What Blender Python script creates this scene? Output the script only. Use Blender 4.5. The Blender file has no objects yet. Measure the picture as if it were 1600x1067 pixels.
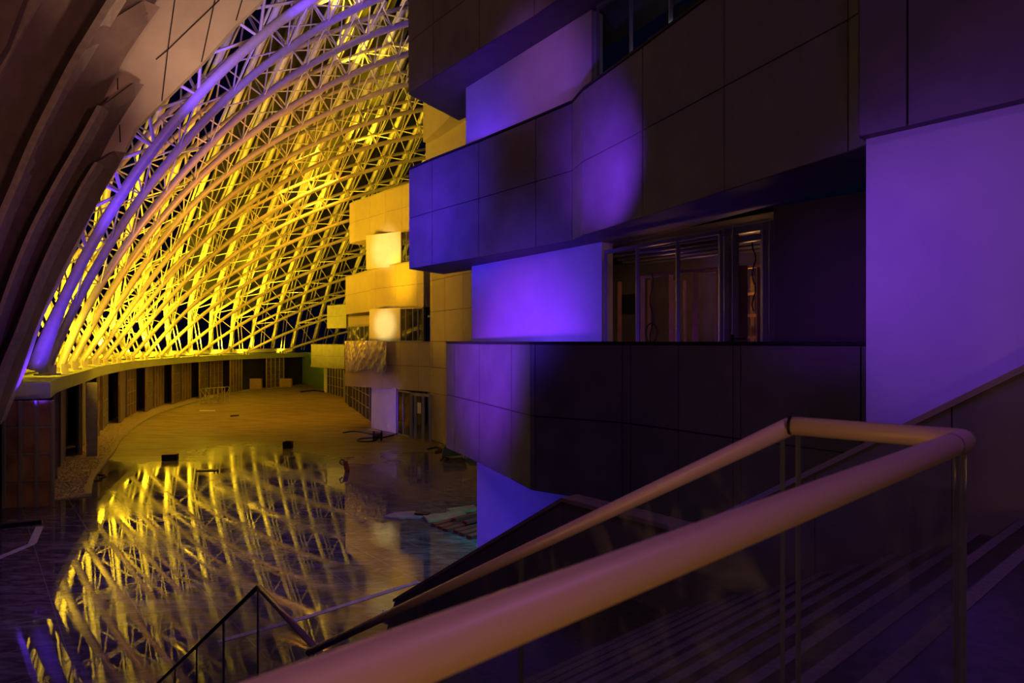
import bpy, math, random
import numpy as np
from mathutils import Vector, Matrix
random.seed(7)
C = bpy.context.scene.collection
S = bpy.context.scene
PI = math.pi
# ------------------------------------------------------------------ camera, world, exposure
F = 1000.0            # focal length in pixels of the 1600 px wide frame
cam_d = bpy.data.cameras.new('camera'); cam = bpy.data.objects.new('camera', cam_d); C.objects.link(cam)
cam.location = (0, 0, 0); cam.rotation_euler = (PI/2, 0, 0)
cam_d.sensor_width = 36; cam_d.lens = 36*F/1600; cam_d.clip_start = 0.05; cam_d.clip_end = 400
cam_d.dof.use_dof = True; cam_d.dof.focus_distance = 14; cam_d.dof.aperture_fstop = 5.0
S.camera = cam
S.view_settings.view_transform = 'Standard'; S.view_settings.look = 'None'
S.view_settings.gamma = 1; S.view_settings.use_curve_mapping = False
S.view_settings.exposure = 0.0
w = bpy.data.worlds.new('night'); S.world = w; w.use_nodes = True
w.node_tree.nodes['Background'].inputs[0].default_value = (0.02, 0.025, 0.16, 1)
w.node_tree.nodes['Background'].inputs[1].default_value = 0.035

YEL = (1.0, 0.62, 0.012); AMB = (1.0, 0.47, 0.006); WARM = (1.0, 0.60, 0.25); VIO = (0.17, 0.025, 1.0); BLU = (0.05, 0.02, 1.0)
PUR = (0.42, 0.10, 0.9); TEAL = (0.05, 0.45, 0.55)
def lamp(kind, loc, power, col, size=0.2, aim=None, angle=60, blend=0.6, size_y=None):
    d = bpy.data.lights.new(kind.lower()+'_lamp', kind); d.energy = power; d.color = col
    if kind == 'AREA':
        d.size = size
        if size_y: d.shape = 'RECTANGLE'; d.size_y = size_y
    else: d.shadow_soft_size = size
    if kind == 'SPOT': d.spot_size = math.radians(angle); d.spot_blend = blend
    o = bpy.data.objects.new(kind.lower()+'_lamp', d); C.objects.link(o); o.location = loc
    if aim is not None:
        o.rotation_euler = (Vector(aim)-Vector(loc)).to_track_quat('-Z', 'Y').to_euler()
    return o
# violet and blue floods on the stacked boxes
lamp('SPOT', (-9.0, 15.0, 1.0), 3400, BLU, .5, (-2.6, 19.8, 4.0), 46, 1.0)
lamp('SPOT', (-3.5, 17.5, 4.2), 130, VIO, .4, (-2.9, 20.4, 4.0), 90, 1.0)
lamp('SPOT', (0.1, 10.9, 2.2), 900, (.20, .035, 1), .15, (2.0, 13.7, 3.8), 56, 1.0)
lamp('AREA', (-0.9, 18.9, 4.9), 45, VIO, .8, (-0.7, 19.3, 6.4), size_y=0.2)
lamp('SPOT', (-3.0, 11.5, 7.4), 420, PUR, .3, (0.8, 17.0, 7.0), 34, 1.0)
lamp('AREA', (0.75, 16.4, -0.95), 14, (.10, .03, 1), 1.2, (1.0, 17.2, 0.9), size_y=0.2)
lamp('SPOT', (-4.0, 11.5, 0.6), 1150, (.10, .035, 1), .4, (0.7, 16.8, 0.9), 56, 1.0)
lamp('AREA', (3.3, 13.0, -0.95), 13, VIO, 1.0, (3.9, 13.5, 1.0), size_y=0.2)
lamp('SPOT', (0.8, 6.6, 1.3), 270, (.24, .05, 1.0), .4, (4.7, 6.8, 0.9), 70, 1.0)
lamp('SPOT', (1.0, 8.0, -2.0), 40, BLU, .2, (4.6, 6.9, -1.0), 60, 1.0)
lamp('SPOT', (-8.0, 11.0, -1.0), 4600, (.22, .02, 1), .4, (-0.7, 17.0, -0.6), 36, 1.0)
lamp('SPOT', (2.5, 7.5, 0.2), 45, (.3, .03, 1), .2, (5.4, 10.4, .6), 50, 1.0)
lamp('AREA', (3.4, 13.6, 6.0), 6, (.7, .7, 1), 1.5, (5, 15, 6.5))  # added cool fill for the upper room
lamp('SPOT', (-13, 19, -3.5), 110, (1, .45, .2), .3, (-18.5, 24.5, -4.3), 60, 1.0)  # added warm fill for the end stud panel
lamp('SPOT', (-8, 36, 0), 5000, (1, .6, .05), .6, (-28, 46, -1.5), 54, 1.0)  # added yellow fill to brighten the ring beam face
lamp('SPOT', (-5.5, 15, -1.5), 260, (.2, .2, 1), .5, (-10, 20, -2), 30, 1.0)
lamp('SPOT', (-4.0, 14.0, -5.9), 340, BLU, .3, (-0.2, 17.0, -4.8), 60, 1.0)
lamp('POINT', (0.1, 20.3, -4.2), 260, TEAL, .3)
lamp('POINT', (3.6, 12.9, -5.2), 12, TEAL, .3)
# added violet wash on the hall floor, and fills for panels, stairs and handrail
for q_, pw_ in (((-5.2, 18, 3.5), 1150), ((-12.5, 18, 3.5), 900), ((-8, 27, 4), 900), ((-11, 11, 2), 500)):
    lamp('SPOT', q_, pw_, (.36, .12, .8), 1.0, (q_[0], q_[1]+.5, -6), 84, 1.0)
lamp('SPOT', (-16, 37, 1), 5200, (1, .80, .30), .3, (-9.3, 47.6, 6.9), 15, .8)  # added narrow spot to brighten the upper white far panel
lamp('SPOT', (-16, 37, 1), 4200, (1, .80, .30), .3, (-9.3, 46.4, 1.2), 14, .8)  # same kind of added spot for the lower white panel
lamp('AREA', (3.0, -1.0, 6.5), 66, (0.50, 0.15, 0.85), 2, (3.0, 3.4, -2))  # added violet fill over stairs and handrail, no fixture there
lamp('AREA', (-0.9, -0.8, 1.4), 9, (1.0, 0.40, 0.38), .8, (0.8, 1.3, -.3))  # added pinkish fill behind the camera for the handrail
lamp('AREA', (-1.7, 1.0, -0.9), 5, (1.0, 0.45, 0.08), .5, (0.5, 1.1, -.25))  # added warm fill, imitates lattice light thrown back on the rails
lamp('SPOT', (-0.9, -1.2, -0.9), 60, (1.0, 0.46, 0.10), .1, (0.7, 1.0, -.27), 60, 1.0)  # added spot for the gold band on the near handrail
lamp('SPOT', (-9.0, 20.0, 14.0), 110, (1.0, 0.5, 0.25), .5, (3.0, 10.0, 7.0), 60, 1.0)
lamp('SPOT', (-9.5, 38, -5.0), 500, VIO, .3, (-8.8, 45, -4.8), 50, 1.0)
# warm light on the concrete edge
lamp('SPOT', (-7.5, 17.5, 3.0), 4200, (1.0, 0.56, 0.34), .5, (-10.9, 23.3, 12.5), 58, 1.0)
lamp('SPOT', (-12, 12.0, -4.0), 150, (0.5, 0.08, 0.8), .5, (-18, 20, 0), 50, 1.0)
lamp('SPOT', (-4, 10.0, -3.0), 900, (0.5, 0.08, 0.8), .5, (-17, 21, 1), 34, 1.0)
lamp('AREA', (-13, 8.5, 5.0), 160, (1, 0.42, 0.26), 3, (-15, 20, 9))  # added fill in front of the ribs for their edge strips
lamp('SPOT', (1, 5, 3.0), 3000, (1, 0.42, 0.32), .6, (-16, 20.5, 9), 46, 1.0)  # added fill from the camera side so rib shadows stay hidden
# amber floods on the far boxes, with added fills for floor and arches
lamp('SPOT', (-24, 42, -1.0), 6500, AMB, .6, (-9, 48, 5.5), 56, 1.0)
lamp('SPOT', (-16, 38, 1.0), 9000, (1, .55, .005), .6, (-8, 46, 4.6), 22, 1.0)  # added narrow spot to brighten the yellow box
lamp('SPOT', (-17, 34, 4.0), 1800, AMB, .6, (-3.6, 40, 2.5), 34, 1.0)
lamp('SPOT', (-12, 27, 9), 600, AMB, .6, (-3.7, 36.5, 11), 34, 1.0)
lamp('SPOT', (-16, 52, 16), 17000, (1, .40, .015), 1.0, (-26, 60, -6), 120, 1.0)  # added fill in the vault, stands in for bounce off the lattice
lamp('SPOT', (-8, 30, 0), 9000, (1, .36, .02), 1.0, (-24, 48, 12), 100, 1.0)  # added orange fill from the hall onto the inner arches

# ------------------------------------------------------------------ helpers
def at(px, py, Y): return Vector(((px-800)/F*Y, Y, (533.5-py)/F*Y))
FL = -6.3
def floor_at(px, py):
    Y = -FL*F/(py-533.5); return Vector(((px-800)/F*Y, Y, FL))
def NP(n, p, z): return Vector((.763*n-.646*p, .646*n+.763*p, z))
def cross(px, a, b):
    """where the vertical plane through the eye at column px meets the plan line a-b"""
    r = (px-800)/F; ax, ay = a; bx, by = b
    # ax+t(bx-ax) = r (ay+t(by-ay))
    t = (r*ay-ax)/((bx-ax)-r*(by-ay)); return (ax+t*(bx-ax), ay+t*(by-ay))
class MB:
    def __init__(s): s.v = []; s.f = []
    def add(s, vs, fs):
        k = len(s.v); s.v += [tuple(x) for x in vs]; s.f += [tuple(i+k for i in f) for f in fs]; return s
    def box(s, c, d, rz=0, rx=0, ry=0):
        R = Matrix.Rotation(rz, 3, 'Z') @ Matrix.Rotation(ry, 3, 'Y') @ Matrix.Rotation(rx, 3, 'X'); c = Vector(c)
        vs = [c+R@Vector((x*d[0]/2, y*d[1]/2, z*d[2]/2)) for z in (-1, 1) for y in (-1, 1) for x in (-1, 1)]
        return s.add(vs, [(0,2,3,1),(4,5,7,6),(0,1,5,4),(2,6,7,3),(0,4,6,2),(1,3,7,5)])
    def prism(s, poly, z0, z1):
        n = len(poly)
        vs = [(p[0], p[1], z0) for p in poly]+[(p[0], p[1], z1) for p in poly]
        return s.add(vs, [tuple(range(n))[::-1], tuple(range(n, 2*n))]+[(i, (i+1) % n, n+(i+1) % n, n+i) for i in range(n)])
    def loft(s, A, B):      # two closed loops with the same count
        n = len(A); return s.add(list(A)+list(B), [tuple(range(n))[::-1], tuple(range(n, 2*n))]+[(i, (i+1) % n, n+(i+1) % n, n+i) for i in range(n)])
    def bar(s, a, b, w, h=None):   # square bar
        a = Vector(a); b = Vector(b); h = h or w; d = (b-a).normalized()
        u = d.cross(Vector((0, 0, 1)));
        if u.length < 1e-3: u = Vector((1, 0, 0))
        u.normalize(); v = u.cross(d)
        q = [u*w/2+v*h/2, -u*w/2+v*h/2, -u*w/2-v*h/2, u*w/2-v*h/2]
        return s.loft([a+x for x in q], [b+x for x in q])
    def tube(s, pts, r, n=8, cap=True):
        pts = [Vector(p) for p in pts]; L = len(pts); k = len(s.v)
        up = Vector((0, 0, 1)); prev = None
        for i, p in enumerate(pts):
            d = (pts[min(i+1, L-1)]-pts[max(i-1, 0)]).normalized()
            if prev is None:
                u = d.cross(up)
                if u.length < .05: u = d.cross(Vector((1, 0, 0)))
            else: u = prev-d*prev.dot(d)
            u.normalize(); prev = u; v = d.cross(u); rr = r[i] if isinstance(r, (list, tuple)) else r
            for j in range(n):
                a = 2*PI*j/n; s.v.append(tuple(p+(u*math.cos(a)+v*math.sin(a))*rr))
        for i in range(L-1):
            for j in range(n):
                s.f.append((k+i*n+j, k+i*n+(j+1) % n, k+(i+1)*n+(j+1) % n, k+(i+1)*n+j))
        if cap:
            s.f.append(tuple(k+j for j in range(n))[::-1]); s.f.append(tuple(k+(L-1)*n+j for j in range(n)))
        return s
    def build(s, name, mat, parent=None, smooth=False):
        me = bpy.data.meshes.new(name); me.from_pydata(s.v, [], s.f); me.materials.append(mat)
        import bmesh
        b = bmesh.new(); b.from_mesh(me); bmesh.ops.recalc_face_normals(b, faces=b.faces); b.to_mesh(me); b.free()
        if smooth:
            for p in me.polygons: p.use_smooth = len(p.vertices) == 4
        o = bpy.data.objects.new(name, me); C.objects.link(o)
        if parent is not None:
            o.parent = parent
            if parent.type == 'EMPTY' or True:
                o.matrix_parent_inverse = Matrix.Translation(-world_loc(parent))
        return o
def world_loc(o):
    l = Vector(o.location)
    if o.parent is not None: pass
    return l if o.parent is None else (Vector((0, 0, 0)) if o.type == 'MESH' else l)
def tag(o, label=None, cat=None, group=None, kind=None):
    if label: o['label'] = label
    if cat: o['category'] = cat
    if group: o['group'] = group
    if kind: o['kind'] = kind
    return o
def empty(name, loc, label, cat, group=None):
    o = bpy.data.objects.new(name, None); C.objects.link(o); o.location = loc; o.empty_display_size = .2
    return tag(o, label, cat, group)
def struct(name, mb, mat, parent=None, smooth=False):
    o = mb.build(name, mat, parent, smooth)
    if parent is None: o['kind'] = 'structure'
    return o

# ------------------------------------------------------------------ materials
def mat(name, col, rough=.5, metal=0, noise=None, bump=0, bscale=20, spec=.5, rvar=0):
    m = bpy.data.materials.new(name); m.use_nodes = True; nt = m.node_tree; b = nt.nodes['Principled BSDF']
    b.inputs['Base Color'].default_value = (*col, 1); b.inputs['Roughness'].default_value = rough
    b.inputs['Metallic'].default_value = metal; b.inputs['Specular IOR Level'].default_value = spec
    tc = nt.nodes.new('ShaderNodeTexCoord')
    if noise:
        sc, col2 = noise
        n = nt.nodes.new('ShaderNodeTexNoise'); n.inputs['Scale'].default_value = sc; n.inputs['Detail'].default_value = 6
        nt.links.new(tc.outputs['Object'], n.inputs['Vector'])
        r = nt.nodes.new('ShaderNodeValToRGB'); r.color_ramp.elements[0].position = .35; r.color_ramp.elements[1].position = .65
        r.color_ramp.elements[0].color = (*col, 1); r.color_ramp.elements[1].color = (*col2, 1)
        nt.links.new(n.outputs['Fac'], r.inputs['Fac']); nt.links.new(r.outputs['Color'], b.inputs['Base Color'])
    if rvar:
        n2 = nt.nodes.new('ShaderNodeTexNoise'); n2.inputs['Scale'].default_value = 3; n2.inputs['Detail'].default_value = 5
        nt.links.new(tc.outputs['Object'], n2.inputs['Vector'])
        mr = nt.nodes.new('ShaderNodeMapRange'); mr.inputs[3].default_value = max(.02, rough-rvar); mr.inputs[4].default_value = rough+rvar
        nt.links.new(n2.outputs['Fac'], mr.inputs[0]); nt.links.new(mr.outputs[0], b.inputs['Roughness'])
    if bump:
        n3 = nt.nodes.new('ShaderNodeTexNoise'); n3.inputs['Scale'].default_value = bscale; n3.inputs['Detail'].default_value = 8
        nt.links.new(tc.outputs['Object'], n3.inputs['Vector'])
        bp = nt.nodes.new('ShaderNodeBump'); bp.inputs['Strength'].default_value = bump; bp.inputs['Distance'].default_value = .02
        nt.links.new(n3.outputs['Fac'], bp.inputs['Height']); nt.links.new(bp.outputs[0], b.inputs['Normal'])
    return m
M = {}
M['clad'] = mat('grey_composite_cladding', (.24, .225, .215), .6, 0, (1.5, (.30, .285, .27)), .04, 2)
M['clad_far'] = mat('beige_composite_cladding', (.50, .41, .30), .6, 0, (1.2, (.54, .45, .33)))
M['core'] = mat('dark_backing', (.03, .03, .032), .7)
M['soffit'] = mat('soffit_board', (.09, .085, .08), .6, 0, (2, (.12, .11, .10)))
M['plaster'] = mat('white_plaster', (.72, .71, .70), .75, 0, (1.5, (.78, .77, .75)), .05, 6)
M['concrete'] = mat('shade_darkened_concrete', (.17, .125, .115), .85, 0, (1.6, (.22, .165, .15)), .08, 9)  # rib concrete, darkened to put its unlit look into the colour
M['edge'] = mat('cream_shell_concrete', (.60, .52, .43), .65, 0, (.9, (.70, .62, .52)), .08, 4)
M['steel'] = mat('painted_steel_tube', (.62, .56, .48), .38, .1, (5, (.70, .64, .56)))
M['strut'] = mat('white_painted_strut', (.72, .68, .60), .4, .1)
M['purlin'] = mat('white_painted_purlin', (.80, .78, .72), .4, .05)
M['louvre'] = mat('dark_olive_louvre', (.012, .015, .008), .5, 0, (1, (.02, .024, .01)))
M['beam'] = mat('pale_green_ring_beam', (.42, .50, .30), .55, .1, (1.5, (.48, .55, .33)))
M['green'] = mat('green_painted_wall', (.20, .36, .10), .7, 0, (1.5, (.24, .42, .12)))
M['rust'] = mat('brown_backing_board', (.16, .085, .05), .8, 0, (1.4, (.30, .17, .09)), .3, 5)
M['stud'] = mat('galvanised_stud', (.32, .30, .28), .45, .5)
M['dark'] = mat('dark_void_board', (.03, .022, .018), .8)
M['rail'] = mat('satin_steel_handrail', (.60, .46, .42), .42, .1, None, .02, 60, rvar=.05)
M['blackmetal'] = mat('black_metal', (.02, .02, .02), .4, .6)
M['frame'] = mat('grey_window_frame', (.34, .33, .36), .4, .3)
M['wood'] = mat('raw_timber_stud', (.50, .27, .11), .7, 0, (6, (.60, .35, .16)))
M['tread'] = mat('dark_granite_tread', (.035, .03, .035), .32, 0, (14, (.085, .075, .085)), .05, 40, rvar=.12)
M['nosing'] = mat('pale_nosing_strip', (.32, .29, .32), .6, 0, (30, (.22, .20, .23)))
M['gravel'] = mat('pink_grey_gravel', (.22, .17, .16), .9, 0, (18, (.45, .36, .33)), 1, 30)
M['curb'] = mat('concrete_curb', (.26, .22, .19), .8, 0, (4, (.34, .29, .25)))
M['strip'] = mat('pale_floor_strip', (.42, .40, .42), .5, 0, (3, (.30, .28, .30)))
M['redplank'] = mat('red_painted_plank', (.26, .035, .03), .5, 0, (4, (.16, .03, .03)))
M['tan'] = mat('tan_board', (.45, .33, .17), .8, 0, (5, (.34, .24, .12)))
M['card'] = mat('brown_cardboard', (.45, .30, .20), .85, 0, (4, (.38, .25, .17)))
M['greenboard'] = mat('green_plasterboard', (.22, .42, .16), .8)
M['whiteboard'] = mat('white_sheet', (.75, .74, .70), .8)
M['cable'] = mat('black_rubber_cable', (.02, .018, .018), .6)
M['redtool'] = mat('red_tool_casing', (.35, .06, .03), .5)
M['plastic'] = mat('clear_plastic_sheet', (.58, .55, .60), .25, .35, None, .2, 3)
M['dull'] = mat('dull_roof_duct', (.3, .3, .32), .4, .6)
def glass(name, tint, rough=.02, alpha=.86, smudge=False):
    m = bpy.data.materials.new(name); m.use_nodes = True; nt = m.node_tree; nt.nodes.clear()
    o = nt.nodes.new('ShaderNodeOutputMaterial'); mix = nt.nodes.new('ShaderNodeMixShader')
    t = nt.nodes.new('ShaderNodeBsdfTransparent'); t.inputs[0].default_value = (*tint, 1)
    g = nt.nodes.new('ShaderNodeBsdfGlossy'); g.inputs['Roughness'].default_value = rough; g.inputs[0].default_value = (.9, .9, .9, 1)
    lw = nt.nodes.new('ShaderNodeLayerWeight'); lw.inputs[0].default_value = .5
    pw = nt.nodes.new('ShaderNodeMath'); pw.operation = 'POWER'; pw.inputs[1].default_value = 5; nt.links.new(lw.outputs['Facing'], pw.inputs[0])
    fr = nt.nodes.new('ShaderNodeMath'); fr.operation = 'MULTIPLY_ADD'; fr.inputs[1].default_value = .8; fr.inputs[2].default_value = .035; nt.links.new(pw.outputs[0], fr.inputs[0])
    nt.links.new(fr.outputs[0], mix.inputs[0]); nt.links.new(t.outputs[0], mix.inputs[1]); nt.links.new(g.outputs[0], mix.inputs[2])
    last = mix
    if smudge:       # dust and wiping marks stuck on the pane
        tc = nt.nodes.new('ShaderNodeTexCoord'); n = nt.nodes.new('ShaderNodeTexNoise'); n.inputs['Scale'].default_value = 2.2
        n.inputs['Detail'].default_value = 10; n.inputs['Distortion'].default_value = 2.5; nt.links.new(tc.outputs['Object'], n.inputs[0])
        mr = nt.nodes.new('ShaderNodeMapRange'); mr.inputs[1].default_value = .52; mr.inputs[2].default_value = .8; mr.inputs[3].default_value = .01; mr.inputs[4].default_value = .2
        nt.links.new(n.outputs['Fac'], mr.inputs[0])
        d = nt.nodes.new('ShaderNodeBsdfDiffuse'); d.inputs[0].default_value = (.5, .5, .5, 1)
        m2 = nt.nodes.new('ShaderNodeMixShader'); nt.links.new(mr.outputs[0], m2.inputs[0]); nt.links.new(mix.outputs[0], m2.inputs[1]); nt.links.new(d.outputs[0], m2.inputs[2]); last = m2
    nt.links.new(last.outputs[0], o.inputs[0]); return m
M['glass'] = glass('window_glass', (.93, .95, .94))
M['railglass'] = glass('railing_glass', (.93, .95, .96), smudge=True)
def floor_mat():
    m = bpy.data.materials.new('polished_marble_floor_with_dust'); m.use_nodes = True; nt = m.node_tree; b = nt.nodes['Principled BSDF']; N = nt.nodes.new; L = nt.links.new
    g = N('ShaderNodeNewGeometry')
    rot = N('ShaderNodeVectorRotate'); rot.rotation_type = 'Z_AXIS'; rot.inputs['Angle'].default_value = -math.atan2(.646, .763)
    L(g.outputs['Position'], rot.inputs['Vector'])
    br = N('ShaderNodeTexBrick'); br.offset = 0; br.squash = 1
    br.inputs['Scale'].default_value = 1; br.inputs['Brick Width'].default_value = 1.5; br.inputs['Row Height'].default_value = 1.5
    br.inputs['Mortar Size'].default_value = .012; br.inputs['Color1'].default_value = (0,0,0,1); br.inputs['Color2'].default_value = (0,0,0,1); br.inputs['Mortar'].default_value = (1,1,1,1)
    L(rot.outputs[0], br.inputs['Vector'])
    sep = N('ShaderNodeSeparateXYZ'); L(g.outputs['Position'], sep.inputs[0])
    nz = N('ShaderNodeTexNoise'); nz.inputs['Scale'].default_value = .16; nz.inputs['Detail'].default_value = 7; L(g.outputs['Position'], nz.inputs['Vector'])
    a = N('ShaderNodeMath'); a.operation = 'MULTIPLY_ADD'; a.inputs[1].default_value = 26; L(nz.outputs['Fac'], a.inputs[0]); L(sep.outputs['Y'], a.inputs[2])
    dust = N('ShaderNodeMapRange'); dust.interpolation_type = 'SMOOTHSTEP'; dust.inputs[1].default_value = 42; dust.inputs[2].default_value = 60; L(a.outputs[0], dust.inputs[0])
    # marble
    mp = N('ShaderNodeMapping'); mp.inputs['Scale'].default_value = (.9, 3.2, 1); mp.inputs['Rotation'].default_value = (0, 0, .5); L(g.outputs['Position'], mp.inputs[0])
    n2 = N('ShaderNodeTexNoise'); n2.inputs['Scale'].default_value = 1.3; n2.inputs['Detail'].default_value = 11; n2.inputs['Distortion'].default_value = 1.2; L(mp.outputs[0], n2.inputs[0])
    rp = N('ShaderNodeValToRGB'); e = rp.color_ramp.elements; e[0].position = .42; e[0].color = (.055,.048,.05,1); e[1].position = .75; e[1].color = (.18,.155,.16,1); L(n2.outputs['Fac'], rp.inputs[0])
    mj = N('ShaderNodeMix'); mj.data_type = 'RGBA'; L(br.outputs['Color'], mj.inputs[0]); L(rp.outputs[0], mj.inputs[6]); mj.inputs[7].default_value = (.16,.15,.15,1)
    n3 = N('ShaderNodeTexNoise'); n3.inputs['Scale'].default_value = .6; n3.inputs['Detail'].default_value = 9; L(mp.outputs[0], n3.inputs[0])
    rd = N('ShaderNodeValToRGB'); e = rd.color_ramp.elements; e[0].position = .35; e[0].color = (.20,.15,.10,1); e[1].position = .7; e[1].color = (.34,.26,.18,1); L(n3.outputs['Fac'], rd.inputs[0])
    md = N('ShaderNodeMix'); md.data_type = 'RGBA'; L(dust.outputs[0], md.inputs[0]); L(mj.outputs[2], md.inputs[6]); L(rd.outputs[0], md.inputs[7]); L(md.outputs[2], b.inputs['Base Color'])
    # roughness : polished, wiped patches, dust
    n4 = N('ShaderNodeTexNoise'); n4.inputs['Scale'].default_value = .35; n4.inputs['Detail'].default_value = 8; n4.inputs['Distortion'].default_value = .6; L(g.outputs['Position'], n4.inputs[0])
    rr = N('ShaderNodeMapRange'); rr.inputs[1].default_value = .42; rr.inputs[2].default_value = .72; rr.inputs[3].default_value = .02; rr.inputs[4].default_value = .11; L(n4.outputs['Fac'], rr.inputs[0])
    mr = N('ShaderNodeMix'); L(dust.outputs[0], mr.inputs[0]); L(rr.outputs[0], mr.inputs[2]); mr.inputs[3].default_value = .7; L(mr.outputs[0], b.inputs['Roughness'])
    b.inputs['Specular IOR Level'].default_value = .22
    bn = N('ShaderNodeTexNoise'); bn.inputs['Scale'].default_value = 2.5; bn.inputs['Detail'].default_value = 3; L(g.outputs['Position'], bn.inputs[0])
    bp = N('ShaderNodeBump'); bp.inputs['Strength'].default_value = .03; bp.inputs['Distance'].default_value = .02; L(bn.outputs['Fac'], bp.inputs['Height']); L(bp.outputs[0], b.inputs['Normal'])
    return m
M['floor'] = floor_mat()
M['glassedge'] = mat('polished_glass_edge', (.10, .11, .16), .3, 0)

# ------------------------------------------------------------------ setting: floor, ring wall
fl = MB().add([(-60, 4, FL), (30, 4, FL), (30, 120, FL), (-60, 120, FL), (-60, 4, FL-.3), (30, 4, FL-.3), (30, 120, FL-.3), (-60, 120, FL-.3)],
              [(0,1,2,3), (4,5,6,7), (0,1,5,4), (1,2,6,5), (2,3,7,6), (3,0,4,7)])
struct('floor', fl, M['floor'])
base = [(-18.6, 25.2), (-20.6, 28.5), (-24.0, 35.4), (-27.7, 42.8), (-32.0, 54.3), (-34.3, 66), (-34.9, 76.8), (-33.9, 82.9), (-30.4, 95)]
def spline(pts, n):
    pts = [np.array(p, float) for p in pts]; P = [2*pts[0]-pts[1]]+pts+[2*pts[-1]-pts[-2]]; out = []
    for i in range(1, len(P)-2):
        for k in range(n):
            t = k/n; a, b, c, d = P[i-1:i+3]
            out.append(.5*((2*b)+(c-a)*t+(2*a-5*b+4*c-d)*t*t+(-a+3*b-3*c+d)*t**3))
    out.append(pts[-1]); return out
BC = spline(base, 10)
LN = [0]
for i in range(1, len(BC)): LN.append(LN[-1]+float(np.linalg.norm(BC[i]-BC[i-1])))
def bc(s, off=0):
    s = max(0, min(LN[-1]-1e-4, s)); i = max(k for k in range(len(LN)) if LN[k] <= s); i = min(i, len(BC)-2)
    t = (s-LN[i])/(LN[i+1]-LN[i]); p = BC[i]*(1-t)+BC[i+1]*t; d = BC[i+1]-BC[i]; d = d/np.linalg.norm(d)
    nrm = np.array([d[1], -d[0]])            # towards the hall (right hand)
    return p+nrm*off, d
TL = LN[-1]
# ring beam: box section swept along the base curve
def sweep(offs, zs, s0, s1, n):
    mb = MB(); k = len(offs); A = []
    for q in range(n+1):
        s = s0+(s1-s0)*q/n
        for o, z in zip(offs, zs):
            p, _ = bc(s, o); A.append((p[0], p[1], z))
    fs = [tuple(range(k))[::-1], tuple(n*k+i for i in range(k))]
    for q in range(n):
        for i in range(k): fs.append((q*k+i, q*k+(i+1) % k, (q+1)*k+(i+1) % k, (q+1)*k+i))
    return mb.add(A, fs)
beam = sweep([.35, .35, -3.2, -3.2], [-1.62, -2.25, -2.25, -1.62], 0, TL, 60).build('ring_beam', M['beam'])
tag(beam, 'pale green curved ring beam carrying the feet of the steel arches', 'beam')
struct('trim_1', sweep([1.7, 1.7, 1.5, 1.5], [FL, FL+.12, FL+.12, FL], 0, TL-4, 60), M['curb'])
g = sweep([1.5, 1.5, -1.0, -1.0], [FL, FL+.05, FL+.05, FL], 0, TL-4, 60).build('gravel_bed', M['gravel'])
tag(g, 'strip of pinkish gravel between the brown panels and the curb', 'gravel', kind='stuff')
peb = MB()
for q in range(1500):
    s = abs(random.gauss(0, 9)); o = random.uniform(-.3, 1.45); p, _ = bc(s, o); r = random.uniform(.02, .05)
    c = Vector((p[0], p[1], FL+.05+r*.4))
    peb.add([c+Vector((r,0,0)), c+Vector((0,r,0)), c+Vector((-r,0,0)), c+Vector((0,-r,0)), c+Vector((0,0,r*.7)), c-Vector((0,0,r*.7))],
            [(0,1,4),(1,2,4),(2,3,4),(3,0,4),(1,0,5),(2,1,5),(3,2,5),(0,3,5)])
tag(peb.build('loose_pebble', M['gravel']), 'loose pebbles scattered on the gravel strip at the near end', 'pebbles', kind='stuff')
struct('wall_left', sweep([-1.0, -1.0, -1.4, -1.4], [FL, -2.25, -2.25, FL], 0, TL, 50), M['dark'])
# panels of studs and brown board
npan = 21; w0 = 3.4; k = 0; s = 0.3
ords = ['nearest', 'second', 'third', 'fourth', 'fifth', 'sixth', 'seventh', 'eighth', 'ninth', 'tenth', 'eleventh', 'twelfth', 'thirteenth', 'fourteenth', 'fifteenth', 'sixteenth', 'seventeenth', 'eighteenth', 'nineteenth', 'twentieth', 'twenty-first', 'twenty-second', 'twenty-third', 'twenty-fourth', 'twenty-fifth', 'twenty-sixth', 'twenty-seventh', 'twenty-eighth', 'twenty-ninth', 'thirtieth']
def stud_panel(a, b, label, cols, rows, z1=-2.25, boardm='rust', off=.06):
    a = Vector((a[0], a[1], FL)); b = Vector((b[0], b[1], FL)); d = (b-a); L = d.length; d.normalize(); nn = Vector((d.y, -d.x, 0))
    if nn.dot(-a) < 0: nn = -nn
    t = empty('stud_panel', a, label, 'wall panel', 'brown stud panels under the ring beam')
    q = MB(); q.loft([a, b, b-nn*.08, a-nn*.08], [v+Vector((0, 0, z1-FL)) for v in (a, b, b-nn*.08, a-nn*.08)]); q.build('board', M[boardm], t)
    for i in range(cols+1):
        p = a+d*(L*i/cols)+nn*off
        MB().bar(p, p+Vector((0, 0, z1-FL)), .09, .1).build('stud', M['stud'], t)
    for j in range(rows):
        z = (j+1)*(z1-FL)/(rows+1)
        MB().bar(a+nn*off*1.1+Vector((0, 0, z)), b+nn*off*1.1+Vector((0, 0, z)), .05, .06).build('rail', M['stud'], t)
    return t
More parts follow.
